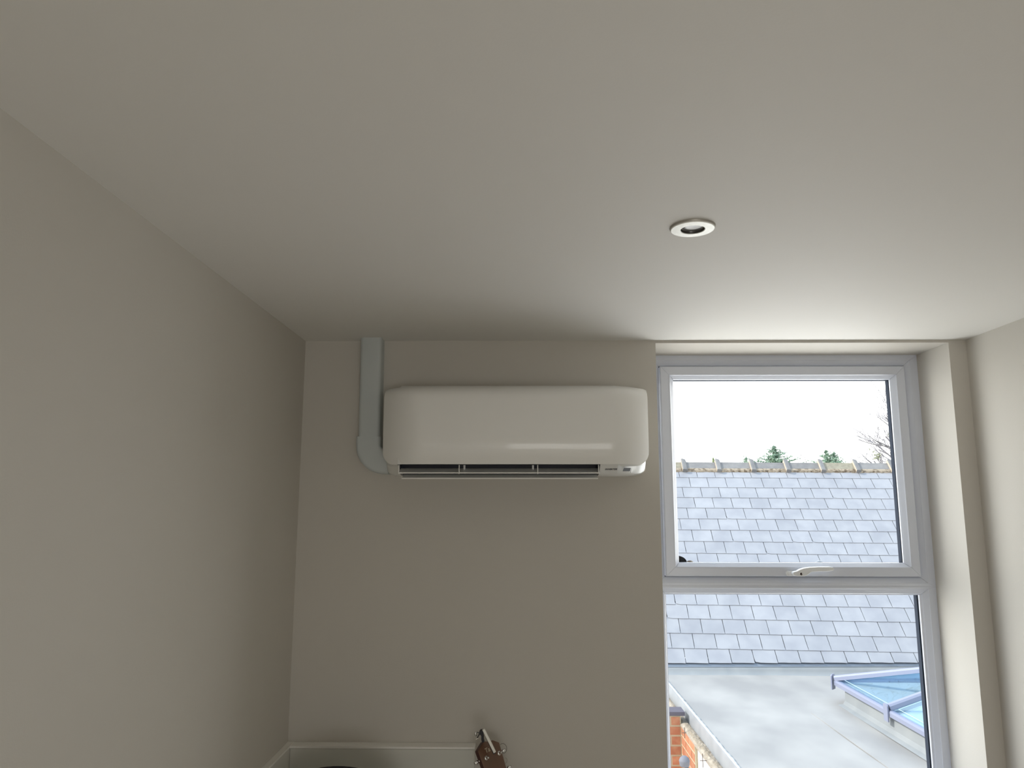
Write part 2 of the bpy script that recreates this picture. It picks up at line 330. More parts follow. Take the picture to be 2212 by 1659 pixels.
# handle
def P3(x, y, Y):    # photograph pixel -> point on the plane y = Y (used for outlines measured on the photo)
    v = ((x-1106)/F_PX)*r2 + ((829.5-y)/F_PX)*u2 + f_; return v*(Y/v.y)
hd = bpy.data.objects.new('window_handle', None); COL.objects.link(hd); hd.parent = win
def outline(pts, sx, sy, ox, oy, Y): return [(lambda q: (q.x, q.z))(P3(ox+p[0]/sx, oy+p[1]/sy, Y)) for p in pts]
c0 = P3(1703.2, 1238.6, Y0-.012); bpz = []
for i in range(24):
    t = 2*math.pi*i/24; bpz.append((c0.x + (.040 if math.cos(t) > 0 else 0) + .0095*math.cos(t), c0.z+.0095*math.sin(t)))
o = obj('backplate', MB().prism(bpz, 'y', YS-.011, YS+.001).me(), M['handle'], hd); bevel(o, .003, 3)
o = obj('screw_cap', MB().lathe([(.0001, -.0135), (.0042, -.0135), (.0050, -.0110)], (c0.x+.002, YS, c0.z), 'y', 20).me(), M['handle'], hd)
lev = [(785,640),(800,612),(840,600),(890,590),(960,550),(1060,518),(1200,500),(1400,491),(1680,489),(1740,500),(1772,540),(1745,580),(1600,597),(1400,600),(1230,610),(1180,650),(1130,690),(1050,715),(900,715),(830,702),(792,670)]
o = obj('lever', MB().prism(outline(lev, 11.06, 11.06, 1640, 1180, Y0-.03), 'y', YS-.036, YS-.014).me(), M['handle'], hd); bevel(o, .0045, 3, 20)
hc_ = P3(1729.3, 1239.6, Y0-.036)
obj('neck', MB().lathe([(.009, -.015), (.009, 0)], (hc_.x, YS, hc_.z), 'y', 20).me(), M['handle'], hd)
obj('lock_barrel', MB().lathe([(.0042, -.0385), (.0062, -.0395), (.0062, -.034)], (hc_.x, YS, hc_.z), 'y', 20).me(smooth=True), M['chrome'], hd)
obj('keyhole', MB().lathe([(.0001, -.0384), (.0043, -.0384)], (hc_.x, YS, hc_.z), 'y', 16).me(), M['keyhole'], hd)

# ------------------------------------------------------------------ air conditioner
ac = thing('air_conditioner', 'white wall-mounted air conditioner with open flaps, left of the window', 'air conditioner', (-0.026, D, 0.10))
AX0, AX1 = -0.4565, 0.4055; AC = (AX0+AX1)/2; AH = (AX1-AX0)/2
def loft(sections):
    n = len(sections[0]); v = [p for s in sections for p in s]; f = []
    for i in range(len(sections)-1):
        for j in range(n):
            q = (j+1) % n; f.append((i*n+j, i*n+q, (i+1)*n+q, (i+1)*n+j))
    f.append(tuple(range(n))); f.append(tuple(reversed(range((len(sections)-1)*n, len(sections)*n)))); return mesh('m', v, f)
def plan(x):
    t = abs(x-AC)/AH; return 0.078*max(0, (t-.70)/.30)**1.9
secs = []; N = 96
for i in range(N+1):
    t = i/N; x = AC + AH*math.sin((t-.5)*math.pi)*.999
    dx = AH - abs(x-AC); rr = .042
    lift = (rr - math.sqrt(max(0, rr*rr-(rr-dx)**2))) if dx < rr else 0
    liftT = .004*(1-dx/.01) if dx < .01 else 0
    y = plan(x); zb = .1345 + lift; zt = .3845 - liftT
    prof = []
    for k in range(17):                       # front skin, bottom to top
        q = k/16; z = zb + (zt-zb)*q
        zz = (z-.1345)/.25
        yy = 2.400 + .016*max(0, (.30-zz)/.30)**1.8 + .030*max(0, (zz-.86)/.14)**2
        prof.append((x, yy+y, z))
    yb = 2.470 + y*.55
    prof += [(x, yb, zt+.004 if dx > .03 else zt), (x, yb, zb+.002)]
    secs.append(prof)
me = loft(secs); smooth_by_angle(me, 40)
put(obj('front_panel', me, M['acpanel']), ac)
def housing(x0, x1, prof, n=2):
    return [[(x0+(x1-x0)*i/n, p[0], p[1]) for p in prof] for i in range(n+1)]
hp = [(2.629, .393), (2.475, .393), (2.450, .380), (2.432, .1335), (2.438, .128), (2.470, .1085), (2.482, .1040), (2.56, .1005), (2.629, .114)]
def endcap(x0, x1, sgn):
    out = []; n = 14
    for i in range(n+1):
        q = i/n; x = x0+(x1-x0)*q; t = q if sgn > 0 else 1-q
        w = 1-math.sqrt(max(0, 1-t*t))          # 0 inner -> 1 at the very end
        s = []
        for (yy, zz) in hp:
            y2 = yy + plan(x)*(2.629-yy)/.19 + (2.629-yy)*.10*w + (.006*min(1, t*4) if zz > .13 else 0) if yy < 2.6 else yy
            z2 = zz
            if zz < .14: z2 = zz + .016*w
            s.append((x, y2, z2))
        out.append(s)
    return out
me = loft(endcap(.300, .402, 1)); m2 = loft(endcap(-.452, -.400, -1))
bm = bmesh.new(); bm.from_mesh(me); bm.from_mesh(m2)
hm = [(2.629, .393), (2.475, .393), (2.450, .380), (2.4335, .1345), (2.452, .1345), (2.500, .165), (2.545, .150), (2.575, .1035), (2.629, .114)]
for q in (loft(housing(-.400, .243, hm)), loft(housing(.243, .300, hp))): bm.from_mesh(q)
me = bpy.data.meshes.new('m'); bm.to_mesh(me); bm.free(); smooth_by_angle(me, 25)
put(obj('housing', me, M['acbody']), ac)
b = MB()
dk = [(2.4345, .1343), (2.452, .134), (2.500, .1645), (2.544, .1495), (2.572, .1035)]
for a_, c_ in zip(dk, dk[1:]):
    b.quad((-.3995, a_[0]-.0005, a_[1]-.0008), (.2425, a_[0]-.0005, a_[1]-.0008), (.2425, c_[0]-.0015, c_[1]-.0012), (-.3995, c_[0]-.0015, c_[1]-.0012))
for x in (-.3992, .2422): b.quad(*[(x, p[0], p[1]-.001) for p in dk])
put(obj('air_outlet', b.me(), M['acdark']), ac)
# two louvre flaps, bright lower lip each, and the small arms that carry them
def flap(x0, x1, yt, zt, yb, zb):
    o = put(obj('louvre_flap', MB().prism([(yt, zt), (yt+.003, zt), (yb+.004, zb), (yb, zb)], 'x', x0, x1).me(), M['flap']), ac)
    p = obj('flap_lip', MB().prism([(yb-.003, zb+.0002), (yb+.005, zb+.0002), (yb+.005, zb-.0032), (yb-.002, zb-.0034)], 'x', x0-.001, x1+.001).me(), M['lip']); p.parent = o; return o
flap(-.3965, .2425, 2.486, .1245, 2.442, .1090)
flap(-.388, .2365, 2.492, .1050, 2.456, .0925)
for X in (-.396, -.204, .0455, .2385):
    put(obj('flap_arm', MB().prism([(2.438, .133), (2.452, .136), (2.452, .108), (2.438, .104)], 'x', X-.0013, X+.0013).me(), M['lip']), ac)
for X in (-.19, .031):
    put(obj('vane_post', MB().box(X-.003, X+.003, 2.474, 2.480, .108, .150).me(), M['flap']), ac)
# lettering and display window on the sloping lower face at the right
na = Vector((0, .032, -.0195)).normalized()   # direction down the face
def onface(x, s): p = Vector((x, 2.438, .128)) + na*s; return p
fn = Vector((0, -na.z*-1, 0)); fn = Vector((0, na.z, -na.y)).normalized()  # outward (towards room and down)
me = text_mesh('INVERTER', .0078, shear=.35, sx=1.02, depth=.0002, spacing=1.10, bold=.00022)
R_ = Matrix((( 1, 0, 0), (0, -na.y, fn.y), (0, -na.z, fn.z))).to_4x4()
me.transform(Matrix.Scale(1.5, 4, (0, 1, 0))); me.transform(R_); me.transform(Matrix.Translation(onface(.2785, .0155) + fn*.0006))
put(obj('lettering', me, M['ink']), ac)
def faceplate(x0, x1, s0, s1, th, matl, name):
    v = []
    for q in (0, th):
        v += [onface(x0+.001, s0)+fn*q, onface(x1, s0)+fn*q, onface(x1-.001, s1)+fn*q, onface(x0-.001, s1)+fn*q]
    return put(obj(name, mesh('m', v, [(0,1,2,3),(7,6,5,4),(0,4,5,1),(1,5,6,2),(2,6,7,3),(3,7,4,0)]), matl), ac)
faceplate(.318, .341, .008, .026, .0008, M['display'], 'display_window')
faceplate(.3425, .3438, .005, .034, .0006, M['joint'], 'panel_seam')

# ------------------------------------------------------------------ trunking
tk = thing('pipe_trunking', 'grey plastic pipe trunking with elbow, left of the air conditioner', 'trunking', (-.52, D, .2))
def rounded(x0, x1, y0, y1, r=.012, n=5):
    pts = [(x1, y1), (x0, y1)]
    for i in range(n+1): t = math.pi/2*i/n; pts.append((x0+r-r*math.cos(t), y0+r-r*math.sin(t)))
    for i in range(n+1): t = math.pi/2*i/n; pts.append((x1-r+r*math.sin(t), y0+r-r*math.cos(t)))
    return pts
DY = 2.572
def lean(me, k):  # the run is very slightly out of plumb
    for v in me.vertices: v.co.x += k*(HC-v.co.z)
    return me
me = smooth_by_angle(MB().prism(rounded(-.5615, -.4885, DY, D-.0005), 'z', .231, HC).me(), 40)
put(obj('duct_cover', lean(me, .006)), tk).data.materials.append(M['duct'])
# elbow: turns from vertical into horizontal behind the unit
ex0, ex1, ez1 = -.5655, -.482, .2355; secs = []
cx, cz = -.470, .206          # centre of the bend
for i in range(2): 
    secs.append([(p[0], p[1], ez1 - i*(ez1-cz)) for p in rounded(ex0, ex1, DY-.004, D-.0005)])
Rmax = cx-ex0; Rmin = cx-ex1
for i in range(1, 13):
    t = math.pi/2*i/12; s = []
    for p in rounded(ex0, ex1, DY-.004, D-.0005):
        R0 = cx-p[0]; s.append((cx-R0*math.cos(t), p[1], cz-R0*math.sin(t)))
    secs.append(s)
secs.append([(-.4535, p[1], p[2]) for p in secs[-1]])
me = smooth_by_angle(loft(secs), 35)
put(obj('elbow_cover', me, M['duct']), tk)

# ------------------------------------------------------------------ downlight
dlx, dly = .3535, 1.529
dl = thing('downlight', 'round brushed metal downlight recessed in the ceiling', 'light', (dlx, dly, HC))
R0 = .0455
put(obj('ring_side', MB().lathe([(R0+.0015, 0), (R0+.0015, -.0015), (R0, -.004)], (dlx, dly, HC), 'z', 64).me(smooth=True), M['lampside']), dl)
put(obj('bezel', MB().lathe([(R0, -.0040), (R0-.0012, -.0060), (.0258, -.0064), (.0245, -.0055)], (dlx, dly, HC), 'z', 64).me(), M['lampring']), dl)
put(obj('inner_ring', MB().lathe([(.0245, -.0055), (.0238, .002), (.0228, .003), (.0222, .0005)], (dlx, dly, HC), 'z', 64).me(smooth=True), M['lampin']), dl)
put(obj('reflector', MB().lathe([(.0226, .0004), (.0205, -.0012), (.012, -.0006), (.0001, -.0002)], (dlx, dly, HC), 'z', 48).me(smooth=True), M['reflector']), dl)

# ------------------------------------------------------------------ outside: slate roof
O = Vector((2.0, 10.922, .412)); U = Vector((.99913, -.0412, -.00662)); psi = -.0412
h_ = Vector((math.sin(psi), -math.cos(psi), 0)); V = (math.cos(.7854)*h_ + Vector((0, 0, -math.sin(.7854)))); V = (V - U*U.dot(V)).normalized()
NN = V.cross(U); NN = NN if NN.z > 0 else -NN
SW, G = .25, .1996
def RP(u, v, n=0): return O + U*(u*SW) + V*(v*G) + NN*n
roof = thing('slate_roof', 'grey slate roof with mortared ridge tiles seen through the window', 'roof', RP(5, 15))
def eave(u): return 15.0 - .032*max(0, u+1.2) if u < 12 else 14.57
def EV(u): return max(14.55, 14.965 - .0305*(u+1.2))
b = MB(); b.quad(RP(-14, -1.55, -.012), RP(34, -1.55, -.012), RP(34, 14.5, -.012), RP(-14, 14.5, -.012))
b.quad(RP(-14, -1.55, -.012), RP(34, -1.55, -.012), RP(34, -1.55, -.012)+Vector((0, 3, -3)), RP(-14, -1.55, -.012)+Vector((0, 3, -3)))
put(obj('roof_deck', b.me(), M['batten']), roof)
B3 = Matrix((( U.x, V.x, NN.x, 0), (U.y, V.y, NN.y, 0), (U.z, V.z, NN.z, 0), (0, 0, 0, 1)))
def slate_mesh(L0, L1, seed, cut=0.0):
    rd = random.Random(seed); w = SW/2-.0024; n = 4
    top, bot = [], []
    left = [(-w + rd.uniform(0, .0015), L0+(L1-L0)*i/n) for i in range(n+1)]
    low = [(-w + 2*w*i/n, L1 + rd.uniform(-.0015, .0015)) for i in range(1, n)]
    right = [(w - rd.uniform(0, .0015), L1-(L1-L0)*i/n) for i in range(n+1)]
    pts = left + low + right
    if seed % 11 == 3: pts[n] = (pts[n][0]+.008, pts[n][1]-.010)
    v = []
    for th in (0, .0065):
        for (x, y) in pts: v.append((x, y, .0075*max(0, (y-L0)/(L1-L0)) + th))
    k = len(pts); f = [tuple(range(k)), tuple(reversed(range(k, 2*k)))] + [(i, (i+1) % k, k+(i+1) % k, k+i) for i in range(k)]
    return mesh('slate', v, f)
sm = [slate_mesh(-.03, G, s) for s in range(12)]; st = [slate_mesh(.02, G, 20+s) for s in range(2)]
for m in sm+st: m.materials.append(M['slate'])
out_v, out_f = [], []
def place_slate(me, u, k):
    mt = B3.copy(); p = RP(u, k, .0); mt.translation = p
    mt = mt @ Matrix.Rotation(random.uniform(-.004, .004), 4, 'Z') @ Matrix.Rotation(random.uniform(-.004, .004), 4, 'Y')
    return mt
for k in range(-1, 15):
    off = .34 + (.5 if k % 2 else 0) + .014*k
    for j in range(-16, 34):
        u = j + off + .5
        if u < -10 or u > 30: continue
        if k == 14:
            me = slate_mesh(-.03, (EV(u)-14)*G, 100+j); me.materials.append(M['slate'])
        elif k == -1: me = random.choice(st)
        else: me = random.choice(sm)
        mt = place_slate(me, u, k)
        if -1.9 < u < 14.9:
            o = bpy.data.objects.new('slate', me); COL.objects.link(o)
            o.parent = roof; o.matrix_parent_inverse = Matrix.Translation(-roof.location); o.matrix_basis = mt
        else:
            n0 = len(out_v); out_v += [mt @ v.co for v in me.vertices]; out_f += [tuple(n0+i for i in p.vertices) for p in me.polygons]
o = put(obj('slates_further_along', mesh('m', out_v, out_f), M['slate'], kind='stuff'), roof)
# ridge: angular capping tiles with a raised collar at the left end of each
def RX(pxx):  # u where the collar stands, measured along the ridge
    return pxx
vA = -1.45   # apex
ap = RP(0, vA, .012)
back = Vector((-V.x, -V.y, V.z)).normalized()
def ridge_tile(u0, u1, mt, collar=True):
    s0, s1 = u0*SW, u1*SW; base = O + V*(vA*G) + NN*.030
    def sec(s, wing, lift):
        c = base + U*s; q = []
        nb = Vector((-NN.x, -NN.y, NN.z))
        pts = [c + V*wing + NN*lift, c + V*.035 + NN*(lift+.002), c + Vector((0, 0, .010+lift*1.3)), c + back*.035 + nb*(lift+.002), c + back*wing + nb*lift]
        inner = [c + back*wing - nb*.02 + nb*0, c + Vector((0, 0, -.035)), c + V*wing - NN*.02]
        return [tuple(p) for p in pts+inner]
    me = loft([sec(s0, .162, 0), sec(s1-.004, .156, -.003)])
    o = put(obj('ridge_tile', me, mt), roof)
    if collar:
        c = obj('tile_collar', loft([sec(s0-.004, .176, .036), sec(s0+.012, .176, .040), sec(s0+.055, .172, .030), sec(s0+.070, .168, .004)]), M['ridge']); c.parent = o; c.data.materials.append(M['sunlitend'])
        for pp in c.data.polygons: pp.material_index = 1 if pp.normal.x < -.8 else 0  # faces towards the sun take the paler clay, painted as sunlit
    return o
RU = [1.06+1.93*i for i in range(-3, 12)]
for i, u in enumerate(RU): ridge_tile(u, u+1.93, M['ridge2'] if i in (2, 7) else M['ridge'])
# ragged mortar bed under the capping
b = MB(); n = 260; rd = random.Random(4)
k0 = len(b.v)
for i in range(n+1):
    s = (-6+30*i/n)*SW; lo = .166 + rd.uniform(-.004, .010)
    for (vv, nn) in ((.120, .008), (.120, .034), (.155, .034), (lo, .014+rd.uniform(0, .006)), (lo+.004, .004)):
        b.v.append(tuple(O + U*s + V*(vA*G+vv) + NN*nn))
for i in range(n):
    for j in range(4): b.f.append((i*5+j, i*5+j+1, (i+1)*5+j+1, (i+1)*5+j))
put(obj('mortar_bed', b.me(), M['mortar']), roof)

# ------------------------------------------------------------------ outside: flat roof
ZR = -1.80
fr = thing('flat_roof', 'pale grey fibreglass flat roof below the window', 'roof', (3, 6, ZR-.15))
EX = 1.482
def EL(x, dz=0, dy=0):   # foot of the eaves above the flat roof
    p = RP((x-2.0)/.25, EV((x-2.0)/.25), 0); return p
xs = [EX, 2.2, 3.0, 3.9, 4.4, 5.5, 8.0]
b = MB(); nx, ny = 60, 60; ye = 8.80
rd = random.Random(2)
def hgt(x, y): return ZR + .003*math.sin(x*2.1+y*.9) + .002*math.sin(y*3.3-x*1.4)
for i in range(nx+1):
    for j in range(ny+1):
        x = EX + (8-EX)*i/nx; yend = 8.81 - .021*(x-EX) - .03; y = 2.97 + (yend-2.97)*j/ny
        b.v.append((x, y, hgt(x, y)))
for i in range(nx):
    for j in range(ny): a = i*(ny+1)+j; b.f.append((a, a+1, a+ny+2, a+ny+1))
put(obj('roof_membrane', b.me(smooth=True), M['grp']), fr)
b = MB(); n = 20
for i in range(n+1):
    x = EX - .02 + (8-EX)*i/n; e_ = EL(x); yy = 8.81 - .021*(x-EX); zt = e_.z - .018
    for p in ((x, yy-.06, ZR-.004), (x, yy-.022, ZR+.012), (x, yy-.008, ZR+.045), (x, yy+.004, zt-.012), (x, yy+.03, zt)): b.v.append(p)
for i in range(n):
    for j in range(4): b.f.append((i*5+j, i*5+j+1, (i+1)*5+j+1, (i+1)*5+j))
put(obj('abutment_upstand', b.me(smooth=True), M['grp2']), fr)
b = MB()
for i in range(n+1):
    x = EX - .25 + (8.2-EX)*i/n; e_ = EL(x); yy = 8.81 - .021*(x-EX)
    for p in ((x, yy+.000, e_.z-.030), (x, yy+.015, e_.z-.006), (x, yy+.09, e_.z+.045)): b.v.append(p)
for i in range(n):
    for j in range(2): b.f.append((i*3+j, i*3+j+1, (i+1)*3+j+1, (i+1)*3+j))
put(obj('lead_flashing', b.me(), M['lead']), fr)
# raised edge trim and drip fascia along the open side
tp = [(EX+.030, ZR-.004), (EX+.026, ZR+.006), (EX+.012, ZR+.014), (EX-.001, ZR+.013), (EX-.004, ZR+.004), (EX-.004, ZR-.118), (EX+.03, ZR-.118)]
me = MB().prism([(p[0], p[1]) for p in tp], 'y', 2.97, 8.82).me(); put(obj('edge_trim', smooth_by_angle(me, 50), M['trimgrp']), fr)
rd = random.Random(3); b = MB()
for j in range(161):
    y = 2.98+5.8*j/160; w_ = rd.uniform(0, .010)
    for p in ((EX+.002, y, ZR+.0135), (EX+.004, y, ZR+.0175), (EX+.020+w_, y, ZR+.0165), (EX+.026+w_, y, ZR+.006)): b.v.append(p)
for j in range(160):
    for i in range(3): a = j*4+i; b.f.append((a, a+1, a+5, a+4))
put(obj('edge_highlight', b.me(smooth=True), M['edgehighlight']), fr)  # thin pale strip, the trim's highlight put into its colour
put(obj('roof_structure', MB().box(EX+.03, 8, 2.98, 8.76, ZR-.14, ZR-.01).me(), M['batten']), fr)
put(obj('laminate_seam', MB().box(2.55, 2.62, 4.2, 7.2, ZR-.002, ZR+.003).me(), M['grp']), fr)
# gutter
gt = thing('gutter', 'mossy brown gutter along the edge of the flat roof', 'gutter', (1.44, 6, ZR-.12))
gp = []
for i in range(9): t = math.pi*i/8; gp.append((1.436+.040*math.cos(t), ZR-.108-.046*math.sin(t)))
gp2 = [(1.436-.034, ZR-.108), (1.436-.034, ZR-.118), (1.436+.034, ZR-.118), (1.436+.034, ZR-.108)]
me = smooth_by_angle(MB().prism(gp, 'y', 2.99, 8.35).me(), 50); put(obj('gutter_trough', me, M['gutter']), gt)
b = MB(); rd = random.Random(9); ny = 240
for j in range(ny+1):
    y = 3.0 + 5.34*j/ny
    for i in range(6):
        x = 1.398 + .079*i/5; b.v.append((x, y, ZR-.112 + (rd.uniform(0, .007)) + .012*math.sin(i*math.pi/5)))
for j in range(ny):
    for i in range(5): a = j*6+i; b.f.append((a, a+1, a+7, a+6))
o = put(obj('moss', b.me(), M['moss'], kind='stuff'), gt)
for (px, py, Y, hh) in ((1479, 1583, 7.0, .044), (1518, 1643, 6.25, .050), (1451, 1536, 7.7, .035)):
    c = P3(px, py, Y); b = MB(); b.tube([c+Vector((0, 0, hh)), c-Vector((0, 0, hh))], [.002, .0035, ][0:2] if False else .003, 6)
    b.tube([c-Vector((.022, 0, 0)), Vector((1.40, Y, c.z))], .003, 6)
    put(obj('cross_bracket', b.me(), M['iron']), gt)
# brick walls under the gutter
def brick_wall(root, mk, W_, H_, bw, bh, name='brick'):
    rows = int(H_/bh); 
    for r in range(rows):
        s = -(bw/2 if r % 2 else 0)
        while s < W_:
            a, c = max(s, 0)+.007, min(s+bw, W_)-.007
            if c-a > .02 and r < 16: mk(a, c, H_-(r+1)*bh+.008, H_-r*bh-.008)
            s += bw
bw = thing('brick_extension_wall', 'orange brick wall corner below the gutter, sunlit on one side', 'wall', (1.42, 6.95, -4.4))
ZTOP = -1.915
put(obj('mortar_core', MB().box(1.4035, 1.48, 6.70, 7.24, -4.4, ZTOP).box(.35, 1.4035, 7.2435, 7.40, -4.4, -1.84).me(), M['bmortar']), bw)
put(obj('coping', MB().box(.35, 1.44, 7.238, 7.42, -1.838, -1.805).me(), M['soffit']), bw)
def mkb(box):
    o = obj('brick', MB().box(*box).me(), M['brick']); put(o, bw)
brick_wall(None, lambda a, c, z0, z1: mkb((1.400+random.uniform(-.002, .002), 1.44, 6.70+a, 6.70+c, ZTOP-2.0+z0, ZTOP-2.0+z1)), .535, 2.0, .225, .080)
brick_wall(None, lambda a, c, z0, z1: mkb((.86+a, .86+c, 7.240+random.uniform(-.002, .002), 7.30, -1.84-2.0+z0, -1.84-2.0+z1)), .54, 2.0, .225, .083)
o = tag(obj('rendered_wall', MB().box(1.425, 1.49, 2.98, 6.69, -4.4, -1.93).me(), M['render']), 'sunlit white wall below the gutter, beside the orange bricks', 'wall')
cw = thing('flue_cowl', 'grey domed cowl on a pipe in front of the orange bricks', 'cowl', (1.18, 6.0, -4.4))
c = P3(1478.5, 1643, 6.0)
put(obj('cowl_cap', MB().lathe([(.001, .034), (.016, .031), (.032, .018), (.039, .002), (.040, -.004), (.038, -.008), (.036, -.030), (.030, -.040), (.001, -.040)], c, 'z', 28).me(smooth=True), M['hood']), cw)
put(obj('pipe', MB().tube([c+Vector((.016, 0, -.026)), Vector((c.x+.016, 6.0, -4.4))], .014, 14).me(smooth=True), M['hood']), cw)

# ------------------------------------------------------------------ roof lantern
LX0, LX1, LY1, LY0, LZ0 = 2.945, 4.55, 7.60, 4.40, -1.62
tan = math.tan(math.radians(19)); RXm = (LX0+LX1)/2; rise = (RXm-LX0)*tan
ln = thing('roof_lantern', 'blue glazed roof lantern with grey frame on the flat roof', 'skylight', (3.7, 6, ZR))
kb = [(LX0+.012, LY0+.02), (LX1-.012, LY0+.02), (LX1-.012, LY1-.16), (LX0+.012, LY1-.16)]
b = MB(); outer = [(LX0+.012-d, LY0+.02-d, LX1-.012+d, LY1-.16+d) for d in (0, .006, .02, .06)]
zs = [LZ0-.012, ZR+.05, ZR+.016, ZR+.001]
for (x0, y0, x1, y1), z in zip(outer, zs): b.v += [(x0, y0, z), (x1, y0, z), (x1, y1, z), (x0, y1, z)]
for k in range(3):
    for j in range(4): q = (j+1) % 4; b.f.append((k*4+j, k*4+q, k*4+4+q, k*4+4+j))
put(obj('kerb', b.me(), M['grp2']), ln)
A_ = Vector((LX0, LY1, LZ0)); apx = Vector((RXm, LY1-(RXm-LX0), LZ0+rise)); apy = Vector((RXm, LY0+(RXm-LX0), LZ0+rise))
def bar(p, q, w, hgt_, up, name, matl=None, off=0.0):
    d = (q-p).normalized(); s = d.cross(up).normalized(); n = s.cross(d).normalized(); v = []
    for c in (p, q):
        for (a, z) in ((-w/2, 0), (-w/2, hgt_*.7), (-w*.34, hgt_), (w*.34, hgt_), (w/2, hgt_*.7), (w/2, 0)): v.append(c + s*a + n*(z+off))
    f = [tuple(range(6)), tuple(range(11, 5, -1))] + [(i, (i+1) % 6, 6+(i+1) % 6, 6+i) for i in range(6)]
    return put(obj(name, mesh('m', v, f), matl or M['alu']), ln)
Z = Vector((0, 0, 1))
for name, p, q in (('base_rail', Vector((LX0, LY0, LZ0)), A_), ('base_rail', Vector((LX1, LY0, LZ0)), Vector((LX1, LY1, LZ0))), ('base_rail', A_, Vector((LX1, LY1, LZ0))), ('base_rail', Vector((LX0, LY0, LZ0)), Vector((LX1, LY0, LZ0)))):
    bar(p, q, .052, .045, Z, name, off=-.028)
# panes of glass and their pale edge spacers
ys = [LY1, 6.53, 5.46, LY0]
glassm = M['lantern']
def gpane(pts, name='glass_pane'):
    c = sum(pts, Vector())/len(pts); n = (pts[1]-pts[0]).cross(pts[2]-pts[0]).normalized(); n = n if n.z > 0 else -n
    v = [p + n*t for t in (0.0, -.006) for p in pts]; k = len(pts)
    g_ = put(obj(name, mesh('m', v, [tuple(range(k)), tuple(reversed(range(k, 2*k)))]+[(i, (i+1) % k, k+(i+1) % k, k+i) for i in range(k)]), glassm), ln)
    inn = [p + (c-p)*.10 for p in pts]; in2 = [p + (c-p)*.112 for p in pts]; vv = [p+n*.0015 for p in inn+in2]
    s_ = obj('edge_spacer', mesh('m', vv, [(i, (i+1) % k, k+(i+1) % k, k+i) for i in range(k)]), M['spacerblue']); s_.parent = g_
    return g_
def LP(y): return Vector((LX0, y, LZ0+.018))
def TPx(y): 
    y = min(max(y, apy.y), apx.y); return Vector((RXm, y, LZ0+rise+.018))
zz = Vector((0, 0, .018))
gpane([A_+zz, LP(6.53), Vector((LX0+(LY1-6.53), 6.53, LZ0+(LY1-6.53)*tan)) + zz if LY1-6.53 < RXm-LX0 else TPx(6.53), TPx(apx.y)])
gpane([LP(6.53), LP(5.46), TPx(5.46), TPx(6.53)]); gpane([LP(5.46), Vector((LX0, LY0, LZ0))+zz, TPx(apy.y), TPx(5.46)])
gpane([A_+zz, Vector((LX1, LY1, LZ0))+zz, apx+zz]); gpane([Vector((LX0, LY0, LZ0))+zz, Vector((LX1, LY0, LZ0))+zz, apy+zz])
gpane([Vector((LX1, LY1, LZ0))+zz, Vector((LX1, LY0, LZ0))+zz, apy+zz, apx+zz])
for p, q in ((A_, apx), (Vector((LX1, LY1, LZ0)), apx), (Vector((LX0, LY0, LZ0)), apy), (Vector((LX1, LY0, LZ0)), apy)):
    bar(p, q, .070, .045, Z, 'hip_bar', off=.012)
bar(apx, apy, .09, .06, Z, 'ridge_bar', off=.012)
for y in (6.53, 5.46):
    bar(Vector((LX0, y, LZ0)), Vector((RXm, y if y < apx.y else apx.y, LZ0+rise)), .055, .050, Z, 'glazing_bar', off=.012)
# end caps: slim plates that cover the lower ends of the bars
def endcap_plate(c, d, name='bar_end_cap'):
    d = d.normalized(); s = d.cross(Z).normalized(); v = []
    for t in (0, .010):
        for (a, z) in ((-.036, -.070), (-.036, .052), (-.024, .066), (.024, .066), (.036, .052), (.036, -.070)): v.append(c - d*(.030+t) + s*a + Z*z)
    return put(obj(name, mesh('m', v, [tuple(range(6)), tuple(range(11, 5, -1))]+[(i, (i+1) % 6, 6+(i+1) % 6, 6+i) for i in range(6)]), M['alu']), ln)
endcap_plate(A_, Vector((1, -1, 0))); endcap_plate(Vector((LX0, 6.53, LZ0)), Vector((1, 0, 0))); endcap_plate(Vector((LX0, 5.46, LZ0)), Vector((1, 0, 0)))
put(obj('added_panel', MB().box(LX0+.02, LX1-.02, LY0+.02, LY1-.02, LZ0-.008, LZ0+.002).me(), M['added_panel']), ln)  # flat panel added under the glass to brighten the panes

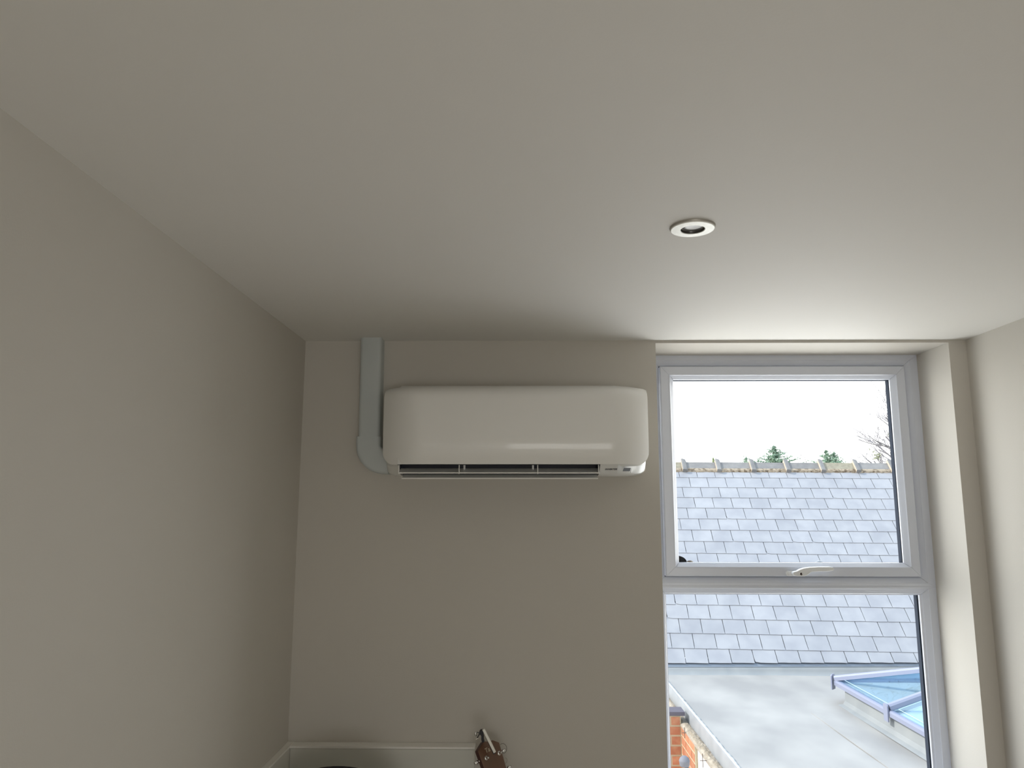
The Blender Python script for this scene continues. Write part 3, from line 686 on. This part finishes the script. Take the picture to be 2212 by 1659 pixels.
# ------------------------------------------------------------------ ground, trees
struct('ground', MB().box(-70, 90, 2.98, 130, -4.6, -4.4).me(), M['paving'])
def conifer(name, label, x, y, ztop, half, matl, h=None, seed=1, group=None, leaders=1, dense=1.0, low=None):
    rd = random.Random(seed); t = thing(name, label, 'tree', (x, y, -4.4), group)
    put(obj('trunk', MB().tube([(x, y, -4.4), (x, y, ztop-.3)], [.22, .03], 7).me(), M['bark']), t)
    b = MB()
    tops = [(x + (i-(leaders-1)/2)*half*.36, ztop - .12*abs(rd.uniform(0, 1))*(i > 0)) for i in range(leaders)]
    H = (ztop+4.4)*.86
    for (tx, tz) in tops:
        nb = int(150*dense)
        for i in range(nb):
            q = ((i+.5)/nb)**1.5; z = tz - .1 - H*q; rmax = half*min(1.6, .05 + .95*(H*q)/1.15)*rd.uniform(.5, 1.12)
            a = rd.uniform(0, 2*math.pi); dx, dy = math.cos(a), math.sin(a); ntuft = max(3, int(rmax/.11)); up = rd.uniform(.0, .45)
            for j in range(ntuft):
                s = rmax*(j+1)/ntuft; c = Vector((tx+dx*s, y+dy*s, z + up*s)); w = rd.uniform(.05, .10)*(1.1-.5*j/ntuft)*(.55+min(.6, q*6))
                for _ in range(5):
                    p = [c + Vector((rd.uniform(-1, 1), rd.uniform(-1, 1), rd.uniform(-.7, .8)))*w*1.2 for _ in range(3)]
                    b.quad(*p)
        for i in range(10):
            c = Vector((tx, y, tz - .06*i)); w = .02+.012*i
            b.quad(c+Vector((0, 0, .10)), c+Vector((w, 0, -.06)), c+Vector((-w, .02, -.05)))
    put(obj('foliage', b.me(), matl, kind='stuff'), t)
    return t
G_ = None
conifer('conifer_tree', 'largest green conifer above the ridge, near the window middle', 15.64, 48, 3.86, 1.5, M['conifer'], seed=3, dense=2.2)
conifer('conifer_tree', 'dark green conifer with twin tips, right of the largest conifer', 16.31, 41, 3.06, 1.15, M['conifer'], seed=5, leaders=2, dense=1.3)
conifer('conifer_tree', 'leftmost small green treetop just above the ridge', 12.94, 52.5, 3.40, .5, M['conifer2'], seed=8)
conifer('conifer_tree', 'small spiky treetop between the leftmost tip and largest conifer', 15.9, 55, 3.60, 1.2, M['conifer'], seed=11, dense=.7)
conifer('broadleaf_bush', 'yellow green crown in front of the twin-tipped conifer', 15.63, 38, 2.12, .75, M['conifer2'], seed=15, leaders=3)
def bare_tree(name, label, base, dirs, seed, depth=5, L0=3.0, r0=.09, mist=()):
    rd = random.Random(seed); t = thing(name, label, 'tree', base); tr = MB(); tw = MB()
    def grow(p, d, L, r, k):
        n = 4; pts = [p]; c = p
        for i in range(n):
            d = (d + Vector((rd.uniform(-.13, .13), rd.uniform(-.13, .13), rd.uniform(-.05, .12)))).normalized(); c = c + d*(L/n); pts.append(c)
        rr = [r*(1-.45*i/n) for i in range(n+1)]
        (tr if k >= depth-1 else tw).tube(pts, rr, 6 if k >= depth-1 else 3)
        if k <= 0: return
        for i in range(3 if k > 1 else 4):
            f = (i+1.2)/4 if i < 3 else 1; q = pts[min(n, max(1, int(round(f*n))))]
            nd = (d + Vector((rd.uniform(-.75, .75), rd.uniform(-.75, .75), rd.uniform(-.35, .55)))).normalized()
            grow(q, nd, L*rd.uniform(.5, .72), max(.012, r*.55), k-1)
    for (p, d, L, r) in dirs: grow(Vector(p), Vector(d).normalized(), L, r, depth)
    put(obj('trunk', tr.me(), M['bark']), t); put(obj('twigs', tw.me(), M['twig'], kind='stuff'), t)
    for (x, y, z, w) in mist:
        b = MB()
        for i in range(150):
            v = Vector((rd.gauss(0, 1), rd.gauss(0, 1), rd.gauss(0, 1))).normalized()*w*rd.uniform(.3, 1); c = Vector((x, y, z))+v
            b.quad(*[c+Vector((rd.uniform(-1, 1), rd.uniform(-1, 1), rd.uniform(-1, 1)))*w*.22 for _ in range(3)])
        put(obj('mistletoe_clump', b.me(), M['mistle'], kind='stuff', label='round yellow green mistletoe clump'), t)
    return t
bx, by = 23.6, 45
bare_tree('bare_tree', 'bare tree with mistletoe clumps at the right edge of the pane', (bx, by, -4.4),
  [((bx, by, -4.4), (-.02, 0, 1), 6.2, .22), ((bx-.1, by, .9), (-.80, 0, .36), 3.2, .075), ((bx-.2, by, 1.6), (-.62, .05, .62), 3.4, .07), ((bx-.5, by, 2.3), (-.95, 0, .02), 2.4, .05),
   ((bx-.4, by, 2.9), (-.66, .1, .70), 3.0, .06), ((bx, by, 2.6), (-.40, .1, .86), 3.2, .07), ((bx-.4, by, 2.4), (-.86, -.1, .42), 3.0, .06)],
  21, 4, mist=((20.62, by, 2.93, .26), (20.45, by, 3.22, .10), (20.2, by, 3.36, .08), (21.45, by, 4.18, .17), (21.75, by, 2.86, .20)))
bare_tree('bare_tree', 'pale distant bare treetop between the two conifers', (16.5, 56, -4.4), [((20.3, 56, -4.4), (0, 0, 1), 5.6, .12), ((20.9, 56, -4.0), (.06, 0, 1), 5.2, .10), ((21.4, 56, -4.2), (.08, 0, 1), 5.4, .10)], 31, 3)

# ------------------------------------------------------------------ guitar with capo
gc = P3(1051.2, 1599, 2.500)
gt_ = thing('guitar', 'guitar with brown headstock leaning below the air conditioner', 'guitar', gc)
Rg = Matrix.Rotation(math.radians(-20.5), 4, 'Y') @ Matrix.Rotation(math.radians(-9), 4, 'X') @ Matrix.Rotation(math.radians(40), 4, 'Z')
gt_.matrix_basis = Matrix.Translation(gc) @ Rg
hs = [(-.0125, 0), (-.004, -.0015), (.004, -.006), (.013, -.0065), (.0215, -.0075), (.0408, -.0215), (.0405, -.027), (.037, -.091), (.032, -.150), (.024, -.185), (-.024, -.185), (-.033, -.150), (-.038, -.087), (-.0412, -.0215), (-.0405, -.0165)]
o = obj('headstock', MB().prism(hs, 'y', 0.0, .018).me(), M['wood'], gt_); bevel(o, .0012, 2); o.data.materials.append(M['wooddark'])
for p in o.data.polygons:
    if abs(p.normal.y) < .5: p.material_index = 1
nk = obj('neck', smooth_by_angle(MB().prism([(-.024, 0), (.024, 0), (.021, .012), (.010, .021), (-.010, .021), (-.021, .012)], 'z', -.52, -.185).me(), 40), M['wood'], gt_)
obj('fingerboard', MB().box(-.023, .023, -.006, 0, -.58, -.190).me(), M['fret'], gt_)
bd = []
for i in range(40):
    t = 2*math.pi*i/40; w = .145+.045*math.cos(2*t+.0) ; z = math.sin(t)
    w = .19 if z < 0 else .14; wa = .165 + (.025 if z < 0 else -.03)*abs(z) - .035*math.exp(-((z-.15)/.25)**2)
    bd.append((wa*math.cos(t)*1.0, -.735+.215*z))
o = obj('body', MB().prism(bd, 'y', 0, .085).me(), M['spruce'], gt_); bevel(o, .004)
obj('soundhole', MB().lathe([(.001, -.0012), (.048, -.0012)], (0, 0, -.66), 'y', 32).me(), M['black'], gt_)
obj('bridge', MB().box(-.07, .07, -.009, 0, -.835, -.81).me(), M['fret'], gt_)
b = MB()
for i in range(6): xx = -.017+.0068*i; b.tube([(xx, -.0075, -.82), (xx, -.0085, -.186)], .0005, 4)
obj('strings', b.me(), M['wire'], gt_)
tuners = [(-.0208, -.0454), (.0285, -.049), (-.0195, -.096), (.0244, -.0993), (-.018, -.142), (.021, -.148)]
for (tx, tz) in tuners:
    tp_ = obj('tuner', MB().lathe([(.0068, 0), (.0066, -.0022), (.0040, -.0030), (.0034, -.0034), (.0032, -.011), (.0030, -.0125), (.0001, -.0130)], (tx, 0, tz), 'y', 20).me(smooth=True), M['chrome'], gt_)
    sg = -1 if tx < 0 else 1; ex = sg*.053
    w = MB().tube([(sg*.034, .009, tz), (ex-sg*.006, .009, tz)], .0022, 8)
    btn = obj('tuner_button', w.lathe([(.0001, -.0075), (.0045, -.0065), (.0062, 0), (.0045, .0065), (.0001, .0075)], (ex, .009, tz), 'x', 14).me(smooth=True), M['chrome']); btn.parent = tp_
me = text_mesh('Ta', .0185, depth=.0001, bold=.00005); me.transform(Matrix.Rotation(math.pi/2, 4, 'X')); me.transform(Matrix.Translation((-.0080, -.0003, -.0265)))
obj('headstock_lettering', me, M['gold'], gt_)
def P2L(x, y, Y): return gt_.matrix_basis.inverted() @ P3(x, y, Y)
b = MB(); cx_, cy_ = 1086.0, 1617.0; pts = []
for i in range(22):
    t = math.radians(128 - 285*i/21*.86); pts.append(P2L(cx_+8.6*math.cos(t)*1.0, cy_-10.8*math.sin(t), 2.49))
b.tube(pts, .0009, 5); obj('string_end', b.me(), M['wire'], gt_)
b = MB(); pts = [P2L(1092, 1636.5, 2.49), P2L(1095, 1640, 2.49), P2L(1095.6, 1643.5, 2.49), P2L(1094, 1647, 2.49), P2L(1090, 1650, 2.49)]
b.tube(pts, .0005, 5); obj('string_end', b.me(), M['wire'], gt_)

cpo = thing('capo', 'silver and black guitar capo clipped over the headstock top', 'capo', P3(1041, 1583, 2.48))
def wq(x, y, Y): return P3(x, y, Y)
def slab(pts, Y0_, Y1_, matl, name, bev=.0008):
    q = [(wq(p[0], p[1], Y0_).x, wq(p[0], p[1], Y0_).z) for p in pts]
    return bevel(put(obj(name, MB().prism(q, 'y', Y0_, Y1_).me(), matl), cpo), bev, 2, 30)
slab([(1041.6, 1577), (1046.6, 1574.2), (1047.6, 1575.5), (1071.4, 1624.4), (1066.6, 1627.6)], 2.462, 2.468, M['capo'], 'clamp_bar')
slab([(1043.6, 1580.5), (1046.5, 1579.5), (1070.5, 1627.5), (1065.5, 1630)], 2.4685, 2.482, M['black'], 'rubber_pad')
c = wq(1040.2, 1582.5, 2.47)
put(obj('pivot', MB().lathe([(.0001, -.006), (.0062, -.006), (.0068, -.004), (.0068, .014), (.0001, .014)], (c.x, 2.47, c.z), 'y', 24).me(), M['black']), cpo)
slab([(1035, 1581), (1038, 1579), (1041.5, 1585), (1045, 1589), (1045, 1598), (1046.5, 1603.5), (1041, 1604.5), (1039.5, 1597), (1039.6, 1590.5), (1037, 1587)], 2.471, 2.484, M['black'], 'lower_arm')
slab([(1036, 1584), (1037.5, 1585.5), (1031.2, 1595.0), (1029.2, 1595.8)], 2.466, 2.476, M['black'], 'squeeze_lever')
slab([(1027.8, 1596.8), (1033, 1593.6), (1033.6, 1594.6), (1028.6, 1597.8)], 2.462, 2.474, M['chrome'], 'lever_tip', .0002)
c = wq(1027.2, 1585.2, 2.47)
put(obj('adjusting_knob', MB().lathe([(.0001, -.0075), (.0028, -.0065), (.0040, -.003), (.0043, .001), (.0036, .005), (.0001, .006)], c, 'z', 18).me(smooth=True), M['chrome']), cpo)
put(obj('knob_stem', MB().tube([c+Vector((.003, .003, .004)), wq(1036.5, 1583.5, 2.474)], .0012, 6).me(), M['black']), cpo)

# ------------------------------------------------------------------ black chair back at the bottom edge
cc = P3(729.5, 1656.2, 2.30)
ch = thing('chair', 'black curved chair back top at the bottom edge, left of the guitar', 'chair', (cc.x, 2.30, FZ))
pts = []
for i in range(33):
    t = math.pi*i/32; pts.append((cc.x-.175*math.cos(t), cc.z-.13+.13*math.sin(t)**.75 if 0 < i < 32 else cc.z-.13))
pts += [(cc.x+.165, cc.z-.46), (cc.x-.165, cc.z-.46)]
o = bevel(put(obj('backrest', MB().prism(pts, 'y', 2.27, 2.32).me(), M['fabric']), ch), .015, 3, 25)
o = bevel(put(obj('seat', MB().box(cc.x-.18, cc.x+.18, 1.83, 2.27, FZ+.43, FZ+.50).me(), M['fabric']), ch), .02, 3)
put(obj('back_support', MB().box(cc.x-.03, cc.x+.03, 2.272, 2.30, FZ+.44, cc.z-.44).box(cc.x-.03, cc.x+.03, 2.1, 2.30, FZ+.41, FZ+.43).me(), M['black']), ch)
put(obj('post', MB().tube([(cc.x, 2.05, FZ+.07), (cc.x, 2.05, FZ+.43)], .03, 12).me(), M['black']), ch)
for i in range(5):
    t = 2*math.pi*i/5+.3; e_ = Vector((cc.x+.155*math.cos(t), 2.05+.155*math.sin(t), FZ+.06))
    e_.y = min(e_.y, 2.5)
    l = put(obj('leg', MB().tube([(cc.x, 2.05, FZ+.09), e_], [.022, .014], 8).me(), M['black']), ch)
    w = obj('caster', MB().lathe([(.001, -.012), (.025, -.012), (.028, 0), (.025, .012), (.001, .012)], (e_.x, e_.y, FZ+.029), 'y', 16).me(), M['black']); w.parent = l
